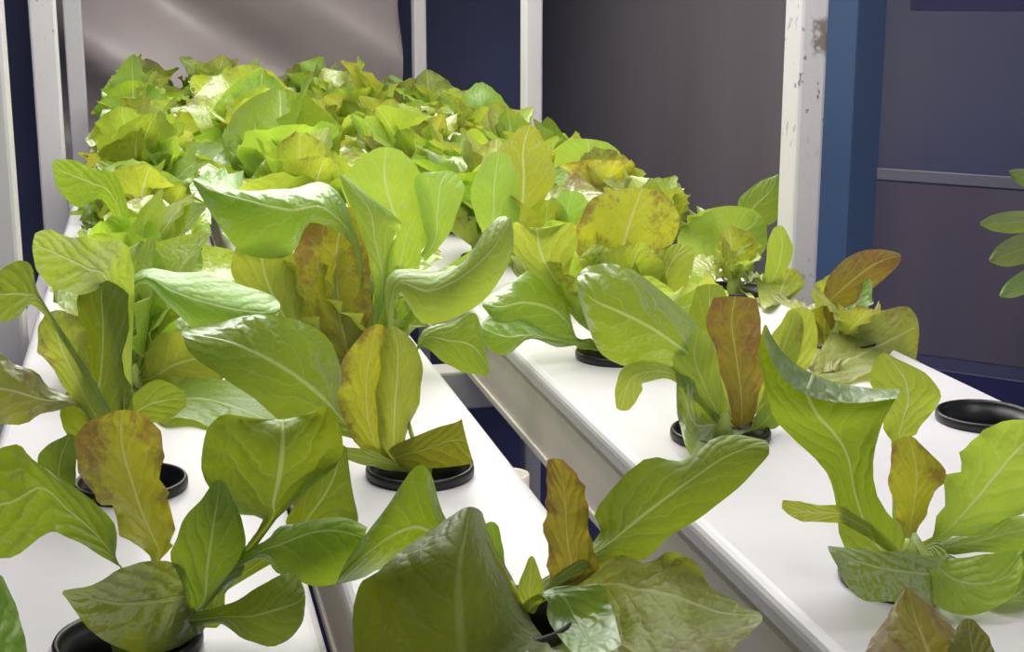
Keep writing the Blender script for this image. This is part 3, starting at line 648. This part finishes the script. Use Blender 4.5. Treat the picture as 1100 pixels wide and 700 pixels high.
# ---- wide tray, right pot row
pot = bpy.data.objects.new('net_pot', POT); COL.objects.link(pot); pot.location = (XD, YD[1], .9)
tag(pot, 'empty black net pot at the right edge of the wide tray', 'net pot')
D2 = lettuce('D', 2, 'lettuce at right below the thick post, brown-tipped leaves against the dark door')
blade(D2, 'red', [(890, 326, 884, 322, 904, 334, 0), (911, 305, 894, 291, 929, 317, 0), (936, 286, 924, 270, 951, 298, .2), (955, 277, 950, 268, 963, 287, .4), (968, 275, 966, 272, 968, 279, .6)], ruf=.0012, el=.6)
blade(D2, 'dusk', [(880, 402, 870, 396, 888, 413, -.4), (911, 386, 898, 350, 922, 404, -.6), (945, 371, 946, 333, 956, 397, -.6), (970, 358, 973, 329, 981, 392, -.4), (987, 350, 984, 338, 987, 364, -.2)], crown=(-.042, -.004, .004), el=1, ruf=.0018, quilt=.0016)
blade(D2, 'bronze', [(886, 400, 876, 402, 898, 398, .2), (886, 370, 860, 376, 910, 370, .4), (886, 345, 864, 341, 910, 352, .6), (896, 323, 886, 327, 904, 328, 1)], ruf=.003)
blade(D2, 'green', [(955, 402, 948, 398, 958, 408, 0), (980, 392, 978, 382, 986, 402, .4), (998, 408, 996, 400, 1001, 412, .6)], ruf=.0012)
grow(D2, rnd, 5, ['tint', 'dusk', 'green'], (.06, .08), low=.7, az0=2.6)
D3 = lettuce('D', 3, 'lettuce in the pot touching the thick white post, short mottled leaves')
blade(D3, 'tint', [(832, 328, 822, 330, 842, 326, 0), (840, 308, 811, 300, 864, 306, 0), (850, 288, 842, 290, 858, 292, .4)], ruf=.003)
blade(D3, 'lime', [(830, 300, 820, 302, 838, 298, 0), (840, 268, 824, 264, 852, 270, .4), (838, 242, 830, 246, 844, 247, .8)], ruf=.001)
grow(D3, rnd, 7, ['tint', 'lime', 'dusk'], (.055, .08), low=.5, az0=.4)
D4 = lettuce('D', 4, 'lettuce left of the thick post, big bright lime leaf tilted up right')
blade(D4, 'lime', [(747, 293, 735, 286, 765, 301, -5), (768, 273, 728, 255, 791, 299, -5), (790, 255, 748, 230, 820, 271, -4.8), (806, 243, 780, 221, 824, 252, -4.5), (818, 232, 808, 224, 823, 239, -4.2)], el=.8, ruf=.001)
blade(D4, 'green', [(795, 241, 785, 234, 813, 246, -3), (811, 221, 796, 211, 834, 236, -3), (828, 204, 818, 194, 840, 215, -2.8), (836, 187, 833, 189, 839, 191, -2.6)], el=.6, ruf=.001)
grow(D4, rnd, 11, ['lime', 'green', 'tint', 'dusk'], (.09, .125), low=.55, az0=1.1)
D5 = lettuce('D', 5, 'lettuce on the tray with one round bright leaf turned to the front, dark panel behind')
blade(D5, 'lime', [(640, 218, 626, 214, 656, 208, 0), (636, 186, 598, 186, 670, 181, 0), (633, 164, 598, 160, 666, 164, .4), (631, 149, 612, 150, 653, 153, .8)], ruf=.001)
grow(D5, rnd, 12, ['tint', 'dusk', 'green', 'bronze'], (.105, .135), low=.5, az0=.2)

# ------------------------------------------------------------------ plant tower at the right, beyond the frame edge
tw = thing('plant_tower', 'white square plant tower beyond the right edge, behind the drooping grey-green leaves', 'plant tower', (1.30, 1.80, 0))
bb = bmesh.new(); bx(bb, -.045, .045, -.045, .045, .03, 2.0, .004); obj('column', bb, M['white_pvc'], tw, smooth=False)
bb = bmesh.new(); bx(bb, -.14, .14, -.14, .14, 0, .03, .006); obj('base', bb, M['white_pvc_side'], tw, smooth=False)
bb = bmesh.new(); lathe(bb, [(0, -.02), (.024, -.02), (.032, .02), (.029, .02), (.022, -.014), (0, -.014)], 24, (-.07, 0))
for v in bb.verts: v.co.z += .90
obj('side_cup', bb, M['white_pvc_side'], tw)
kp = thing('leafy_plant', 'plant at the right edge with long narrow grey-green leaves pointing left', 'plant', (1.23, 1.80, .90))
def tongue(x0, y0, x1, y1, w, d, kind='grey'):
    dx, dy = x1 - x0, y1 - y0; L = math.hypot(dx, dy); nx, ny = -dy / L * w, dx / L * w; sp = []
    for s, k in ((0, .35), (.3, .8), (.6, 1), (.85, .75), (1, .12)):
        mx, my = x0 + dx * s, y0 + dy * s
        sp.append((mx, my, mx + nx * k, my + ny * k, mx - nx * k, my - ny * k, d * s))
    blade(kp, kind, sp, el=.6, er=.6, ruf=.0008, quilt=.0005)
tongue(1150, 236, 1053, 240, 12, -6)
tongue(1150, 248, 1063, 280, 16, -7)
tongue(1150, 275, 1074, 318, 12, -5)
tongue(1160, 215, 1084, 184, 11, -4, 'green')
tongue(1190, 210, 1215, 130, 14, 2)
tongue(1200, 230, 1280, 190, 14, 2)
# ------------------------------------------------------------------ the crowd of lettuces further back, one per pot
ORD = ['first', 'second', 'third', 'fourth', 'fifth', 'sixth', 'seventh', 'eighth', 'ninth', 'tenth', 'eleventh', 'twelfth', 'thirteenth']
WHERE = {'A': 'left channel', 'B': 'middle channel', 'C': "wide tray's left row", 'D': "wide tray's right row"}
MIX = {'A': ['lime', 'lime', 'tint', 'tint', 'green', 'dusk', 'grey'], 'B': ['lime', 'lime', 'tint', 'tint', 'green', 'grey'], 'C': ['lime', 'tint', 'green', 'dusk'], 'D': ['tint', 'dusk', 'green', 'grey']}
START = {'A': 4, 'B': 4, 'C': 4, 'D': 6}
rnd = random.Random(21)
for row in 'ABCD':
    for i in range(START[row], NP):
        y = ROWS[row][1][i]
        look = 'small mottled' if row == 'D' else 'pale green'
        p = lettuce(row, i, '%s lettuce in the %s, %s pot in view from the front' % (look, WHERE[row], ORD[i - (row == 'D')]), group='lettuces crowded at the back')
        n = 19 if i < 8 else 24
        grow(p, rnd, n, MIX[row] + (['grey', 'tint'] if i > 7 else []), (.13, .175) if row != 'D' else (.10, .14), height=rnd.uniform(.80, 1.08) * {'A': .9, 'B': 1.0, 'C': .9, 'D': 1.0}[row], low=.5,
             nv=18, nu=8, az0=rnd.uniform(0, 6), frill=rnd.uniform(1.05, 1.6) if i < 8 else rnd.uniform(1.5, 2.2))
